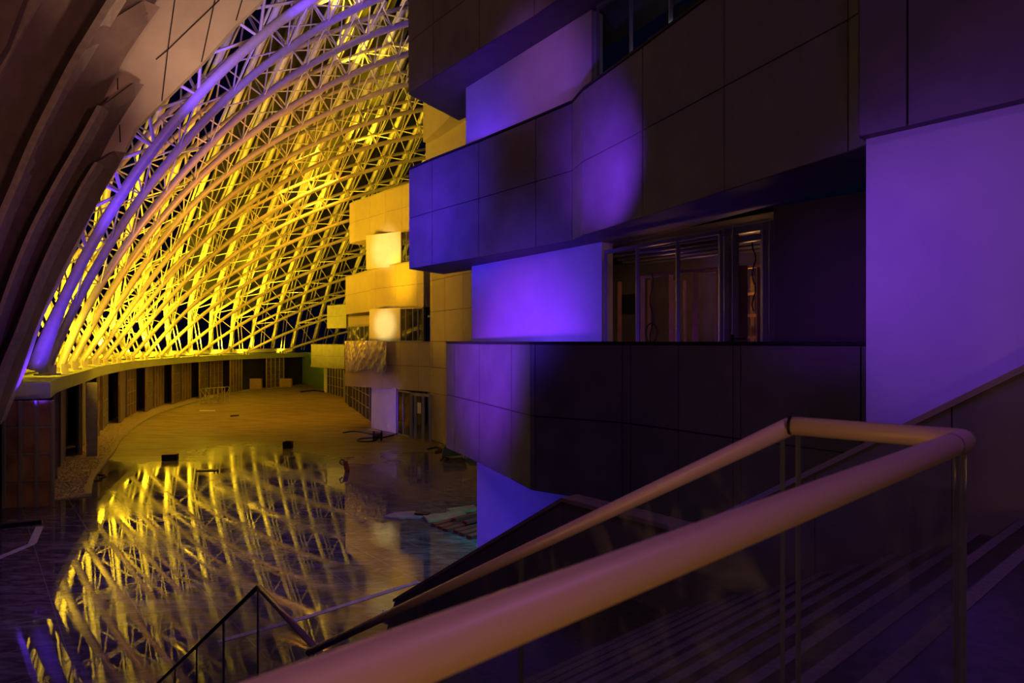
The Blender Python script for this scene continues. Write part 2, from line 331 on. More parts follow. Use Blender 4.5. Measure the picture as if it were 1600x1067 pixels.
# end panel facing the camera
stud_panel((-19.25, 24.3), (-17.55, 24.5), 'nearest dark stud panel closing the end of the wall by the concrete ribs', 3, 3)
while s < TL-14:
    wd = w0*random.uniform(.82, 1.1)
    p0, _ = bc(s, .15 if k % 2 else -.25); p1, _ = bc(s+wd, -.35 if k % 2 else -.6)
    stud_panel(p0, p1, 'brown stud panel under the ring beam, %s along the curve from the camera end' % ords[k+1], 3+(k % 2), [0, 3, 0, 3, 2][k % 5])
    s += wd+random.uniform(.35, .6); k += 1
for (a, b, lab) in (((384, 82.5), (415, 86), 0), ((416, 86), (443, 90), 1), ((443, 90), (476, 94), 0)):
    if lab:
        stud_panel(((a[0]-800)/F*a[1], a[1]), ((b[0]-800)/F*b[1], b[1]), 'brown stud panel standing alone between two dark openings at the far end', 4, 6)
struct('wall_back', MB().prism([(-31.3, 95.5), (-24.5, 84.5), (-24.2, 84.9), (-31.0, 96)], FL, -1.6), M['green'])
# concrete column in the line of panels
p, _ = bc(10.8, .75)
tag(MB().box((p[0], p[1], (FL-2.25)/2), (.5, .5, 4.05), .5).build('concrete_column', M['curb']), 'square pale concrete column standing in front of the brown panels', 'column')

# ------------------------------------------------------------------ steel lattice vault
arcs = [
 [(56,578),(72,527),(92,484),(112,437),(141,400),(180,318),(221,254),(268,197),(330,127),(400,65),(484,0),(560,-46),(650,-88)],
 [(74,576),(86,544),(111,492),(135,443),(163,400),(206,327),(247,269),(311,200),(400,117),(447,73),(488,50),(527,29),(584,2),(660,-28)],
 [(94,574),(120,512),(146,464),(187,400),(229,335),(272,284),(319,237),(358,200),(400,161),(454,120),(491,96),(527,76),(564,62),(636,39),(700,22)],
 [(111,569),(142,512),(165,470),(209,400),(247,346),(292,297),(328,264),(373,224),(411,196),(450,170),(497,143),(532,123),(562,109),(600,97),(637,86),(700,70)],
 [(126,566),(150,532),(180,483),(210,436),(236,400),(270,356),(300,320),(337,284),(381,249),(400,240),(439,217),(476,196),(517,174),(564,154),(600,142),(637,132),(700,118)],
 [(144,564),(186,507),(217,462),(263,400),(309,354),(375,292),(400,275),(450,249),(480,231),(514,214),(538,204),(571,192),(658,173),(710,164)],
 [(161,563),(200,512),(245,457),(294,400),(345,352),(400,310),(450,282),(491,261),(533,243),(571,231),(608,222),(660,212),(710,204)],
 [(182,562),(225,513),(275,454),(328,402),(376,364),(430,330),(450,317),(497,295),(527,283),(562,270),(603,259),(637,252),(700,242)],
 [(204,559),(245,513),(300,453),(330,425),(362,400),(414,368),(450,350),(487,332),(530,315),(571,302),(611,292),(650,284),(700,276)],
 [(225,558),(265,514),(300,478),(330,451),(370,423),(411,400),(450,381),(490,364),(544,344),(590,330),(640,318),(700,307)],
 [(249,557),(290,515),(330,481),(381,447),(414,427),(454,407),(495,390),(544,372),(590,358),(640,346),(700,335)],
 [(276,556),(330,512),(381,477),(427,451),(462,434),(495,420),(527,409),(560,399),(610,386),(650,377),(700,368)],
 [(307,555),(330,538),(381,504),(427,480),(462,463),(503,447),(537,436),(590,421),(640,409),(700,399)],
 [(343,554),(400,520),(427,505),(462,488),(503,473),(537,462),(590,447),(640,436),(700,426)],
 [(384,551),(430,528),(480,508),(510,498),(560,484),(620,470),(700,457)],
 [(440,550),(480,536),(520,524),(570,512),(620,502),(700,490)]]
footY = [26, 28.4, 31, 34, 37, 41, 45, 49, 53.5, 57, 61, 65.5, 70.5, 76.5, 82, 90]
KD = .3
def smooth_arc(p, n=120):
    p = np.array(p, float); t = np.r_[0, np.cumsum(np.linalg.norm(np.diff(p, axis=0), axis=1))]; t /= t[-1]
    d = min(5, len(p)-2) if len(p) > 8 else 3
    wt = np.ones(len(p)); wt[0] = 4
    fx = np.polyfit(t, p[:, 0], d, w=wt); fy = np.polyfit(t, p[:, 1], d, w=wt); u = np.linspace(0, 1, n)
    return np.c_[np.polyval(fx, u), np.polyval(fy, u)]
A2 = [smooth_arc(a) for a in arcs]; A3 = []
def lift(px, py, f, Yf):
    xr = (px-800)/F; X0 = (f-800)/F*Yf; s = (xr*Yf-X0)/(1-KD*xr); Y = Yf+KD*s; return np.array([X0+s, Y, (533.5-py)/F*Y])
for a, Yf in zip(A2, footY): A3.append(np.array([lift(x, y, a[0, 0], Yf) for x, y in a]))
def gslope(x, y):
    sm = lambda t: (lambda c: c*c*(3-2*c))(max(0, min(1, t)))
    return .24+.25*sm((x-200)/200)*sm((560-y)/200)
def bline(b):
    pts = []; x = b; y = 556.0
    while y > -160: pts.append((x, y)); x += gslope(x, y)*4; y -= 4
    return np.array(pts)
def hit(i, bl):
    a = A2[i]; xb = np.interp(a[:, 1], bl[::-1, 1], bl[::-1, 0]); d = a[:, 0]-xb
    for k in range(len(d)-1):
        if d[k] <= 0 < d[k+1] or d[k] >= 0 > d[k+1]:
            if a[k, 1] > 556: continue
            t = d[k]/(d[k]-d[k+1]); return A3[i][k]*(1-t)+A3[i][k+1]*t
    return None
STEP = 16; NB = 52; b0 = -190
lines = [bline(b0+STEP*j) for j in range(NB)]
H = {}
for j, bl in enumerate(lines):
    for i in range(16):
        h = hit(i, bl)
        if h is not None: H[i, j] = h
def nrm_at(i, j):
    # outward direction from the local tangent plane
    def g(i, j): return H.get((i, j))
    a = g(i, j)
    u = None
    for q in (1, -1):
        if g(i, j+q) is not None: u = (g(i, j+q)-a)*q; break
    v = None
    for q in (1, -1):
        if g(i+q, j) is not None: v = (g(i+q, j)-a)*q; break
    if u is None or v is None: return np.array([-.6, .3, .74])
    n = np.cross(u, v); n /= np.linalg.norm(n)+1e-9
    if n[2]*1.0-n[0]*.6+n[1]*.2 < 0: n = -n
    return n
DO = 1.9; O = {}
for j in range(NB):
    for i in range(-1, 15):
        a = H.get((max(i, 0), j)); b = H.get((i+1, j)) if i >= 0 else H.get((1, j))
        if a is None or b is None: continue
        n = nrm_at(max(i, 0), j)
        mid = (a+b)/2 if i >= 0 else a-(b-a)*.5
        O[i, j] = mid+n*DO
names = ['purple lit', 'violet lit'] + ['']*14
def arch_label(i):
    if i == 0: return 'thick purple lit tubular arch at the near edge beside the concrete ribs'
    if i == 1: return 'violet and pink lit tubular arch directly behind the thick purple edge arch'
    return 'yellow lit tubular steel arch truss, %s counted from the purple edge arch' % ords[i]
for i in range(16):
    t = empty('arch_truss', Vector(A3[i][0]), arch_label(i), 'arch', 'steel arch trusses of the vault')
    r = .205 if i == 0 else (.18 if i < 4 else .165)
    rr = [r*(1+.8*max(0, 1-k/5)) if i == 0 else r for k in range(len(A3[i][::3]))]
    # taper of the foot
    MB().tube(A3[i][::3], rr, 10).build('inner_chord', M['steel'], t, True)
    if i > 0:
        f = Vector(A3[i][0]); d = (Vector(A3[i][4])-f).normalized()
        fp = MB(); fp.box(f-Vector((0, 0, .25)), (.7, .7, .08)); 
        for sx in (-1, 1): fp.box(f+Vector((sx*.2, 0, -.05)), (.05, .5, .45))
        fp.build('foot_bracket', M['steel'], t)
    oc = [O[i-1, j] for j in range(1, NB, 2) if (i-1, j) in O]
    if len(oc) > 1: MB().tube(oc, .13 if i else .2, 8).build('outer_chord', M['steel'], t, True)
    web = MB(); tie = MB(); sr = .075 if i == 0 else .042
    for j in range(1, NB, 2):
        for ii in (i-1, i):
            o = O.get((ii, j))
            if o is None: continue
            for q in (-1, 1):
                h = H.get((i, j+q))
                if h is not None: web.tube([o, h], sr, 5, False)
    for j in range(0, NB, 2):
        if (i, j) in H and (i+1, j) in H: tie.tube([H[i, j], H[i+1, j]], .035, 5, False)
    if web.v: tag(web.build('web_strut', M['strut'], t), kind='stuff')
    if tie.v: tag(tie.build('cross_tie', M['strut'], t), kind='stuff')
# outer members running across the arches
cnt = 0
for j in range(0, NB):
    pts = [O[i, j] for i in range(-1, 15) if (i, j) in O]
    if len(pts) < 2: continue
    ns = [nrm_at(max(i, 0), j) for i in range(-1, 15) if (i, j) in O]
    p2 = [p+n*(.25 if j % 2 else .9) for p, n in zip(pts, ns)]
    bx = b0+STEP*j
    if 56 < bx < 640:
        Yb = float(np.interp(bx, [a[0, 0] for a in A2]+[640], footY+[104])); ft = np.array([(bx-800)/F*Yb-1.3, Yb+1.2, -1.3])
        p2.append(ft); ns.append(np.array([-.7, .3, .2]))
    cnt += 1
    where = 'counted from the concrete ribs'
    lab = ('%s white tube crossing behind the arches, number %d %s' % ('thick' if j % 2 else 'thin paired', cnt, where))
    t = empty('cross_purlin', Vector(p2[0]), lab, 'purlin', 'yellow lit purlins crossing behind the arches')
    if j % 2:
        MB().tube(p2, .17, 8).build('tube', M['purlin'], t, True)
    for sgn in (-1, 1):
        q = [p+n*(.5)+np.array([sgn*.2+.35, 0, 0]) for p, n in zip(p2, ns)]
        mb = MB()
        for a, b in zip(q[:-1], q[1:]): mb.bar(a, b, .1 if j % 2 else .08, .12)
        mb.build('fin', M['purlin'], t)
    # dark louvre blade outside
    if j+1 < NB:
        row = [(O[i, j]+nrm_at(max(i, 0), j)*2.2, O[i, j+1]+nrm_at(max(i, 0), j+1)*1.5) for i in range(-1, 15) if (i, j) in O and (i, j+1) in O]
        if len(row) > 1 and cnt > 13:
            mb = MB(); A = []
            for a, b in row: m_ = a*.3+b*.7; A += [tuple(a), tuple(m_)]
            mb.add(A, [(2*k_, 2*k_+1, 2*k_+3, 2*k_+2) for k_ in range(len(row)-1)])
            ob = mb.build('louvre_blade', M['louvre'], t)
            sm_ = ob.modifiers.new('thick', 'SOLIDIFY'); sm_.thickness = .06
# base tube running on the beam behind the feet
pts = []
for q in range(60):
    p, _ = bc(1+q*(TL-2)/59, -1.6); pts.append((p[0], p[1], -1.25))
tag(MB().tube(pts, .3, 10).build('base_pipe', M['steel'], None, True), 'fat horizontal pipe lying on the ring beam behind the arch feet', 'pipe')
# flood lamps between the two layers
for i in range(1, 16):
    f = Vector(A3[i][2]); Y = f.y
    src = f+Vector((-1.4, 1.4, .1)); tgt = Vector(A3[i][60])+Vector((-2.0, 2.0, 3.0))
    lamp('SPOT', src, (2200 if i < 3 else 5200 if i < 13 else 3000)*(Y/50), YEL, .25, tgt, 118, .9)
    q_ = f+Vector((-.3, .5, -.1)); lamp('SPOT', q_, (800 if i < 14 else 350)*(Y/50), YEL, .2, q_+Vector((-1, 1.2, .45)), 130, .8)
for (i, j_) in ((3, 24), (5, 28), (8, 30), (11, 36), (3, 36), (6, 40), (8, 38), (1, 32)):
    if (i, j_) in O:
        o_ = Vector(O[i, j_])+Vector((.1, .1, -.9)); lamp('SPOT', o_, 900, YEL, .2, o_+Vector((.35, -.2, 1)), 150, .8)
# purple uplights on the near arch
for k_, pw in ((12, 1500), (40, 1700), (68, 1900), (95, 1600)):
    c_ = Vector(A3[0][k_]); d_ = Vector(A3[0][min(119, k_+8)])-c_; d_.normalize()
    lamp('SPOT', c_+Vector((1.6, -2.2, -1.4))-d_*2.5, pw, (.10, .025, 1), .2, c_+d_*1.5, 70, 1.0)

# ------------------------------------------------------------------ concrete edge and ribs at the left
def interp(curve, n):
    c = spline(curve, 8); c = np.array(c); t = np.r_[0, np.cumsum(np.linalg.norm(np.diff(c, axis=0), axis=1))]; u = np.linspace(0, t[-1], n)
    return np.c_[np.interp(u, t, c[:, 0]), np.interp(u, t, c[:, 1])]
L0 = [(0,-60),(-50,40),(-110,160)]
L1 = [(88,-60),(62,0),(28,62),(0,118),(-40,200),(-90,330),(-150,520),(-200,760)]
L2t = [(225,-70),(181,0),(157,39),(121,98),(84,169),(56,225),(24,300),(0,356),(-40,470),(-80,600),(-110,720)]
L2 = [(157,42),(121,98),(84,169),(56,225),(24,300),(0,356),(-40,470),(-80,600),(-110,720)]
L3 = [(250,11),(202,79),(169,141),(129,222),(84,300),(42,384),(0,497),(-30,600),(-55,720)]
L3f = [(160,166),(129,222),(84,300),(42,384),(0,497),(-30,600),(-55,720)]
L4 = [(225,132),(180,202),(157,247),(125,300),(70,412),(28,519),(0,587),(-40,720)]
L4f = [(153,254),(125,300),(70,412),(28,519),(0,587),(-40,720)]
L5 = [(197,238),(162,300),(90,435),(57,511),(25,594),(0,664),(-20,720)]
YB = 23.4
def rib(label, front, back, mid, topstrip, d0, wpx):
    n = 26; f = interp(front, n); b = interp(back, n); YF = YB-d0
    t = empty('concrete_rib', at(f[-1][0], f[-1][1], YF), label, 'rib', 'curved concrete ribs')
    mb = MB(); A = []
    for k in range(n):
        P = [at(f[k][0], f[k][1], YF), None, at(b[k][0], b[k][1], YB)]; P[1] = (P[0]+P[2])/2
        if k == 0: P[1] = at(mid[0], mid[1], YF+(YB-YF)*.85)
        Q = [p+Vector((-.2, .1, 0)) for p in P]
        A += P+Q[::-1]
    fs = [(0,1,2,3,4,5), tuple((n-1)*6+i for i in range(6))]
    for k in range(n-1):
        for i in range(6): fs.append((k*6+i, k*6+(i+1) % 6, (k+1)*6+(i+1) % 6, (k+1)*6+i))
    mb.add(A, fs).build('side_face', M['concrete'], t)
    s_ = interp(topstrip, n); mb = MB(); A = []
    for k in range(n):
        wq = wpx*(1.0-.25*k/n)
        a = at(s_[k][0], s_[k][1], YF-.02); b_ = at(s_[k][0]-wq, s_[k][1]-wq*.25, YF-.02)
        A += [a, b_, b_+Vector((-.1, .5, 0)), a+Vector((-.1, .5, 0))]
    fs = [(0,1,2,3), tuple((n-1)*4+i for i in range(4))]
    for k in range(n-1):
        for i in range(4): fs.append((k*4+i, k*4+(i+1) % 4, (k+1)*4+(i+1) % 4, (k+1)*4+i))
    mb.add(A, fs).build('edge_strip', M['edge'] if False else M['curb'], t)  # front edge kept paler than the side face so it looks lit
rib('leftmost wide concrete rib running off the top left corner', L1, L2t, (160,-65), L1, 2.6, 16)
rib('tall concrete rib whose slanted tip reaches the top of the frame', L2, L3, (225,0), L2t, 2.2, 13)
rib('concrete rib whose tip ends halfway down the cream shell', L3f, L4, (211,128), L3f, 1.9, 8)
rib('shortest concrete rib, next to the purple steel arch', L4f, L5, (180,236), L4f, 1.6, 5)
# outermost dark mass in the corner
sh = [(205,-90),(410,-90),(412,-2),(365,42),(318,96),(280,133),(253,160),(212,200),(180,262),(150,310),(100,420),(60,500),(30,590),(0,664),(-60,640),(-40,400),(60,200),(150,0)]
mb = MB(); mb.loft([at(x, y, YB+.25) for x, y in sh], [at(x, y, YB+.25)+Vector((-.3, .7, .2)) for x, y in sh])
shell = mb.build('edge_shell', M['edge']); tag(shell, 'cream concrete edge shell between the ribs and the steel lattice', 'concrete shell')
for (a, b) in (((274,-5),(262,80)), ((262,80),(253,158)), ((337,-5),(315,97)), ((380,-5),(369,32)), ((244,93),(262,78)), ((262,78),(343,0)), ((185,0),(185,20)), ((184,122),(184,140)), ((187,195),(188,222))):
    g = MB(); g.bar(at(a[0], a[1], YB+.24), at(b[0], b[1], YB+.24), .03, .03); g.build('panel_joint', M['core'], shell)
# dark mass far left top
mb = MB(); q = [(-40,-90),(60,-90),(38,-5),(10,70),(-5,95),(-60,110)]
tag(mb.loft([at(x, y, YB-3.0) for x, y in q], [at(x, y, YB-3.0)+Vector((-.6, 1.2, 0)) for x, y in q]).build('concrete_rib', M['concrete']), 'sliver of concrete rib in the extreme top left corner', 'rib', 'curved concrete ribs')

# ------------------------------------------------------------------ stacked boxes of the building
def band(label, pts, z0, z1, depth=1.6, joints=None, rows=2, m='clad', name='cladding_band', back=None, group='clad balcony bands of the building', coping=True, ends=True):
    pts = [Vector((p[0], p[1], 0)) for p in pts]
    d = (pts[-1]-pts[0]).normalized(); nb = Vector((-d.y, d.x, 0))
    if nb.y < 0: nb = -nb
    if back is not None: nb = Vector((back[0], back[1], 0)).normalized()
    t = empty(name, (pts[0].x, pts[0].y, z0), label, 'building cladding', group)
    poly = [p+nb*.05 for p in pts]+[p+nb*depth for p in pts[::-1]]
    zp = z1-1.2 if rows == 2 else z1-.03
    MB().prism(poly, z0+.03, zp).build('core', M['core'], t)
    if rows == 2: MB().prism([p+nb*.05 for p in pts]+[p+nb*.25 for p in pts[::-1]], zp, z1-.03).build('parapet', M['core'], t)
    MB().prism([p+nb*.01 for p in pts]+[p+nb*depth for p in pts[::-1]], z0, z0+.028).build('soffit', M['soffit'] if m == 'clad' else M[m], t)
    hs = (z1-z0)/rows; g = .012
    for a, b in zip(pts[:-1], pts[1:]):
        L = (b-a).length; u = (b-a)/L; n_ = Vector((-u.y, u.x, 0)); n_ = n_ if n_.dot(nb) > 0 else -n_
        for r in range(rows):
            q = [a+u*g, b-u*g, b-u*g+n_*.045, a+u*g+n_*.045]
            MB().prism(q, z0+hs*r+g, z0+hs*(r+1)-g-(.06 if coping and r == rows-1 else 0)).build('panel', M[m], t)
    if coping:
        MB().prism([p-nb*.02 for p in pts]+[p+nb*.28 for p in pts[::-1]], z1-.05, z1).build('coping', M['core'] if m == 'clad' else M[m], t)
    if ends:
        for e, sgn in ((pts[0], -1), (pts[-1], 1)):
            u = d*sgn
            for r in range(rows):
                q = [e+nb*.06+u*.0, e+nb*(depth-.02), e+nb*(depth-.02)+u*.03, e+nb*.06+u*.03]
                MB().prism(q, z0+hs*r+g, z0+hs*(r+1)-g).build('end_panel', M[m], t)
    return t
def P2(px, Y): return ((px-800)/F*Y, Y)
b1 = [P2(697, 19.9), P2(710, 19.2), P2(749, 17.35), P2(799, 15.3), P2(829, 14.25), P2(836, 14.15), P2(972, 13.0), P2(985, 12.85), P2(1060, 11.9), P2(1145, 10.93), P2(1157, 10.8), P2(1345, 9.3), P2(1375, 9.1)]
band('dark balcony band with level parapet at eye height beyond the stairs', b1, -3.3, 0, 1.5, back=(.5, .87))
b2 = [P2(639, 20.95), P2(675, 19.8), P2(748, 18.0), P2(837, 16.1), P2(894, 15.05), P2(911, 14.3), P2(1004, 12.2), P2(1131, 10.1), P2(1325, 8.0), P2(1365, 7.6)]
band('middle clad band glowing blue violet at its left end', b2, 2.37, 5.67, 1.9, back=(.5, .87))
b3 = [P2(638, 20.8), P2(677, 19.5), P2(749, 17.6), P2(835, 15.8), P2(930, 14.0), P2(1040, 12.0), P2(1131, 10.1), P2(1300, 8.3)]
band('topmost brown clad band cut off by the top of the frame', b3, 8.04, 11.34, 2.9, back=(.5, .87))
# overhang of the right-hand block and the white wall beneath it
ov = [(4.02, 7.42), (4.36, 7.06), (6.9, 4.0)]
band('dark clad overhang above the violet wall at the right edge', ov, 2.37, 8.4, 1.2, rows=1, back=(.763, .646), coping=False)
struct('wall_right', MB().prism([(4.15, 7.5), (7.6, 3.4), (8.0, 3.7), (4.55, 7.85)], FL, 2.38), M['plaster'])
# recessed plaster walls
struct('wall_right_ground', MB().prism([(-.98, 17.9), (3.4, 13.6), (6.2, 11.0), (6.5, 11.3), (3.7, 14.0), (-.7, 18.3)], FL, -3.27), M['plaster'])
struct('wall_right_first', MB().prism([(-1.27, 20.2), (2.14, 15.25), (2.44, 15.5), (-.97, 20.5)], -1.2, 2.4), M['plaster'])
a_, b_ = (4.66, 11.4), (6.2, 9.6)
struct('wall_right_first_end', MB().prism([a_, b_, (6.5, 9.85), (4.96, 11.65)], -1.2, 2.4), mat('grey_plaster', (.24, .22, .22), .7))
struct('wall_right_second', MB().prism([(-1.46, 20.3), (1.93, 15.5), (2.23, 15.75), (-1.16, 20.6)], 4.5, 8.07), M['plaster'])
# slabs of the recessed storeys
for k_, z in enumerate((-1.25, 4.5)):
    struct('trim_%d' % (k_+2), MB().prism([(-1.9, 20.4), (.9, 15.8), (3.3, 12.6), (5.2, 9.6), (9, 13), (2, 24)], z, z+.12), M['soffit'])
struct('ceiling', MB().prism([(-1.2, 20.9), (2.0, 16.2), (4.8, 12.0), (6.3, 10.2), (10, 14), (3, 24)], 2.42, 2.5), M['core'])
# first floor glazing
def glazing(idx, a, b, z0, z1, cols, door=None, interior=True):
    t = bpy.data.objects.new('window_%d' % idx, None); C.objects.link(t); t.location = (a[0], a[1], z0); t['kind'] = 'structure'
    A = Vector((*cross(cols[0], a, b), 0)); B = Vector((*cross(cols[-1], a, b), 0))
    fr = MB(); w_ = .07
    fr.bar(A+Vector((0, 0, z1-.04)), B+Vector((0, 0, z1-.04)), .1, .08); fr.bar(A+Vector((0, 0, z0+.04)), B+Vector((0, 0, z0+.04)), .1, .08)
    fr.build('window_frame', M['frame'], t)
    for c in cols:
        p = Vector((*cross(c, a, b), 0)); MB().bar(p+Vector((0, 0, z0+.08)), p+Vector((0, 0, z1-.08)), .07, .1).build('mullion', M['frame'], t)
    for c0, c1 in zip(cols[:-1], cols[1:]):
        p = Vector((*cross(c0, a, b), 0)); q = Vector((*cross(c1, a, b), 0)); u = (q-p).normalized(); n_ = Vector((-u.y, u.x, 0))*.008
        p = p+u*.04; q = q-u*.04
        MB().prism([p-n_, q-n_, q+n_, p+n_], z0+.08, z1-.08).build('pane', M['glass'], t)
    return t
wa, wb = (2.18, 15.2), (4.66, 11.4)
glazing(1, wa, wb, -1.1, 2.15, [946, 996, 1059, 1126])
# door with thick frame
def line_at(px, a, b, z): p = cross(px, a, b); return Vector((p[0], p[1], z))
d = bpy.data.objects.new('door_1', None); C.objects.link(d); d.location = line_at(1135, wa, wb, -1.1); d['kind'] = 'structure'
fr = MB()
for px, ww in ((1135, .12), (1148, .12), (1195, .12), (1205, .12)):
    fr.bar(line_at(px, wa, wb, -1.1), line_at(px, wa, wb, 2.15), ww, .12)
fr.bar(line_at(1131, wa, wb, 2.08), line_at(1209, wa, wb, 2.08), .14, .14); fr.bar(line_at(1146, wa, wb, 1.9), line_at(1197, wa, wb, 1.9), .1, .12)
fr.build('door_frame', M['frame'], d)
p = line_at(1150, wa, wb, 0); q = line_at(1193, wa, wb, 0); n_ = Vector((.006, .004, 0))
MB().prism([p-n_, q-n_, q+n_, p+n_], -1.05, 1.85).build('door_glass', M['glass'], d)
hp = line_at(1149, wa, wb, .05)-Vector((.08, .05, 0)); h = MB(); h.bar(hp, hp+Vector((.16, -.22, 0)), .03); h.box(hp, (.05, .05, .16)); h.build('door_handle', M['blackmetal'], d)
# room behind the glazing: studs, boards, ducts
bk = lambda px, dd, z: line_at(px, (wa[0]+dd*.84, wa[1]+dd*.54), (wb[0]+dd*.84, wb[1]+dd*.54), z)
struct('wall_room_back', MB().loft([bk(940, 3.6, -1.1), bk(1260, 3.6, -1.1), bk(1260, 3.8, -1.1), bk(940, 3.8, -1.1)], [bk(940, 3.6, 2.4), bk(1260, 3.6, 2.4), bk(1260, 3.8, 2.4), bk(940, 3.8, 2.4)]), mat('raw_room_board', (.22, .19, .17), .8, 0, (2, (.28, .24, .22))))
sh_ = [(950, .6, .12), (968, 1.3, .1), (1004, .8, .1), (1014, 1.6, .08), (1048, .9, .1), (1052, 2.2, .08), (1070, 2.4, .06), (1086, .9, .12), (1122, 1.2, .1), (1156, .9, .3), (1164, 2.0, .08), (1186, 1.5, .1), (1192, 2.3, .12), (1175, 3.0, .08)]
gp = 'raw timber studs inside the unfinished room'
for px, dd, ww in sh_:
    o = MB().bar(bk(px, dd, -1.12), bk(px, dd, 1.55), ww, .06).build('timber_stud', M['wood'])
    tag(o, 'orange timber stud standing behind the first floor glazing', 'stud', gp)
for z, p0, p1, dd in ((1.55, 1000, 1130, .9), (1.62, 1100, 1200, 1.8), (.6, 1160, 1196, 2.6), (.1, 1160, 1196, 2.6), (-.4, 1160, 1196, 2.6), (1.1, 1160, 1196, 2.6)):
    tag(MB().bar(bk(p0, dd, z), bk(p1, dd, z), .07, .06).build('timber_rail', M['wood']), 'horizontal timber rail between studs behind the glazing', 'rail', 'horizontal timber rails inside the unfinished room')
for k_ in range(5):
    tag(MB().tube([bk(950+k_*8, .5+.55*k_, 2.2), bk(1195, .7+.55*k_, 2.15)], .05, 8).build('ceiling_duct', M['dull']), 'thin metal pipe under the ceiling of the unfinished room', 'pipe', 'pipes under the ceiling of the unfinished room')
def hang(px, dd, z0, z1, amp, lab):
    pts = [bk(px+amp*math.sin(k_*1.3+px), dd+.1*math.sin(k_), z0+(z1-z0)*k_/12) for k_ in range(13)]
    tag(MB().tube(pts, .015, 6).build('hanging_cable', M['cable']), lab, 'cable')
hang(1018, .7, 1.6, -.6, 3, 'thin cable dangling with a loop behind the second pane')
hang(1178, .8, 2.1, .6, 3, 'cable dangling behind the glass door')
pts = [bk(1018+9*math.cos(a), .68, .2+.22*math.sin(a)) for a in np.linspace(-1.5, 4.2, 20)]
tag(MB().tube(pts, .014, 6).build('cable_loop', M['cable']), 'dark loop of cable hanging behind the second pane', 'cable')
tag(MB().loft([bk(971, 2.2, .75), bk(994, 2.2, .75), bk(994, 2.3, .75), bk(971, 2.3, .75)], [bk(971, 2.2, 1.3), bk(994, 2.2, 1.3), bk(994, 2.3, 1.3), bk(971, 2.3, 1.3)]).build('opening_panel', M['blackmetal']), 'dark rectangular opening seen through the first pane', 'panel')
lamp('POINT', bk(1175, 1.9, 1.2), 16, (1, .45, .12), .15)
lamp('POINT', bk(1030, 2.0, 1.3), 7, (1, .35, .15), .15)
# second floor glazing above
wa2, wb2 = (1.95, 15.5), (5.4, 10.6)
glazing(2, wa2, wb2, 4.6, 8.04, [934, 986, 1048, 1120, 1200])
struct('wall_room_upper', MB().prism([(4.2, 17.6), (8.2, 12.3), (8.4, 12.5), (4.4, 17.8)], 4.5, 9), M['soffit'])

# ------------------------------------------------------------------ far boxes, amber lit
gf = 'amber lit clad boxes of the far part of the building'
band('far upper amber box whose lower left corner overhangs the lattice', [P2(546, 52.7), P2(556, 51.5), P2(578, 50), P2(602, 48), P2(628, 46.5), P2(652, 45)], 8.04, 11.34, 3, m='clad_far', group=gf)
band('dull ochre box at the left of the bright yellow one', [P2(540, 56), P2(580, 50.2)], 2.37, 5.67, 3, m='clad_far', group=gf)
band('brightest yellow clad box below the lit white panel', [P2(579, 49.4), P2(587, 48.8), P2(618, 46.8), P2(652, 44.8), P2(662, 44.3)], 2.37, 5.67, 3, m='clad_far', group=gf)
tag(MB().prism([P2(662, 44.35), P2(679, 44.6), P2(682, 47), P2(664, 47)], 2.37, 5.6).build('box_return', M['clad']), 'unlit return beside the brightest yellow box, in cladding darkened for shade', 'building cladding')  # grey cladding puts the shade of this side into its colour
band('small ochre box furthest left over the far windows', [P2(511, 74), P2(541, 71)], 1.5, 4.2, 2.5, m='clad', group=gf)
band('low clad band under the hanging plastic sheet', [P2(539, 47.5), P2(573, 46), P2(597, 45), P2(625, 43.8), P2(654, 42.6), P2(674, 41.9)], -3.3, 0, 3, m='clad_far', group=gf)
band('short low clad band at the far end beside the green wall', [P2(486, 80), P2(502, 78), P2(520, 76), P2(538, 74)], -3.2, -.3, 3, m='clad', group=gf)
band('lower small amber box over the far window strip', [P2(544, 54.5), P2(577, 51.5)], 1.3, 2.1, 2, rows=1, m='clad_far', group=gf)
struct('wall_far_second', MB().prism([P2(572, 48.6), P2(627, 46.8), P2(629, 47.6), P2(574, 49.4)], 5.5, 8.05), M['plaster'])
struct('wall_far_first', MB().prism([P2(577, 47.5), P2(626, 45.5), P2(628, 46.3), P2(579, 48.2)], -.6, 2.4), M['plaster'])
struct('wall_far_ground', MB().prism([P2(580, 46.6), P2(619, 43.9), P2(622, 44.6), P2(583, 47.4)], FL, -3.2), M['plaster'])
glazing(3, P2(627, 46.8), P2(655, 45.8), 5.67, 8.04, [627, 635, 655])
glazing(4, P2(626, 45.3), P2(661, 44.3), 0, 2.37, [626, 634, 645, 653, 661])
glazing(5, P2(544, 53.5), P2(577, 50.5), -.4, 1.3, [544, 549, 556, 562, 569, 577])
struct('wall_far_core', MB().prism([P2(545, 62), P2(577, 56), P2(600, 52), P2(665, 48), P2(668, 52), P2(572, 66)], FL, 5.2), M['dark'])
glazing(6, P2(619, 43.7), P2(652, 41), FL, -3.3, [621, 630, 641])
d = bpy.data.objects.new('door_2', None); C.objects.link(d); d.location = (*P2(642, 41), FL); d['kind'] = 'structure'
fr = MB(); A = P2(619, 43.7); B = P2(652, 41)
A2_, B2_ = P2(642, 41.5), P2(672, 40.2)
for px in (643, 649, 661, 672): fr.bar(line_at(px, A2_, B2_, FL), line_at(px, A2_, B2_, -3.3), .16, .16)
fr.bar(line_at(643, A2_, B2_, -3.4), line_at(672, A2_, B2_, -3.4), .16, .16); fr.build('door_frame', M['frame'], d)
p = line_at(649, A2_, B2_, 0); q = line_at(661, A2_, B2_, 0); MB().prism([p, q, q+Vector((.02, .02, 0)), p+Vector((.02, .02, 0))], FL+.1, -3.45).build('door_glass', M['glass'], d)
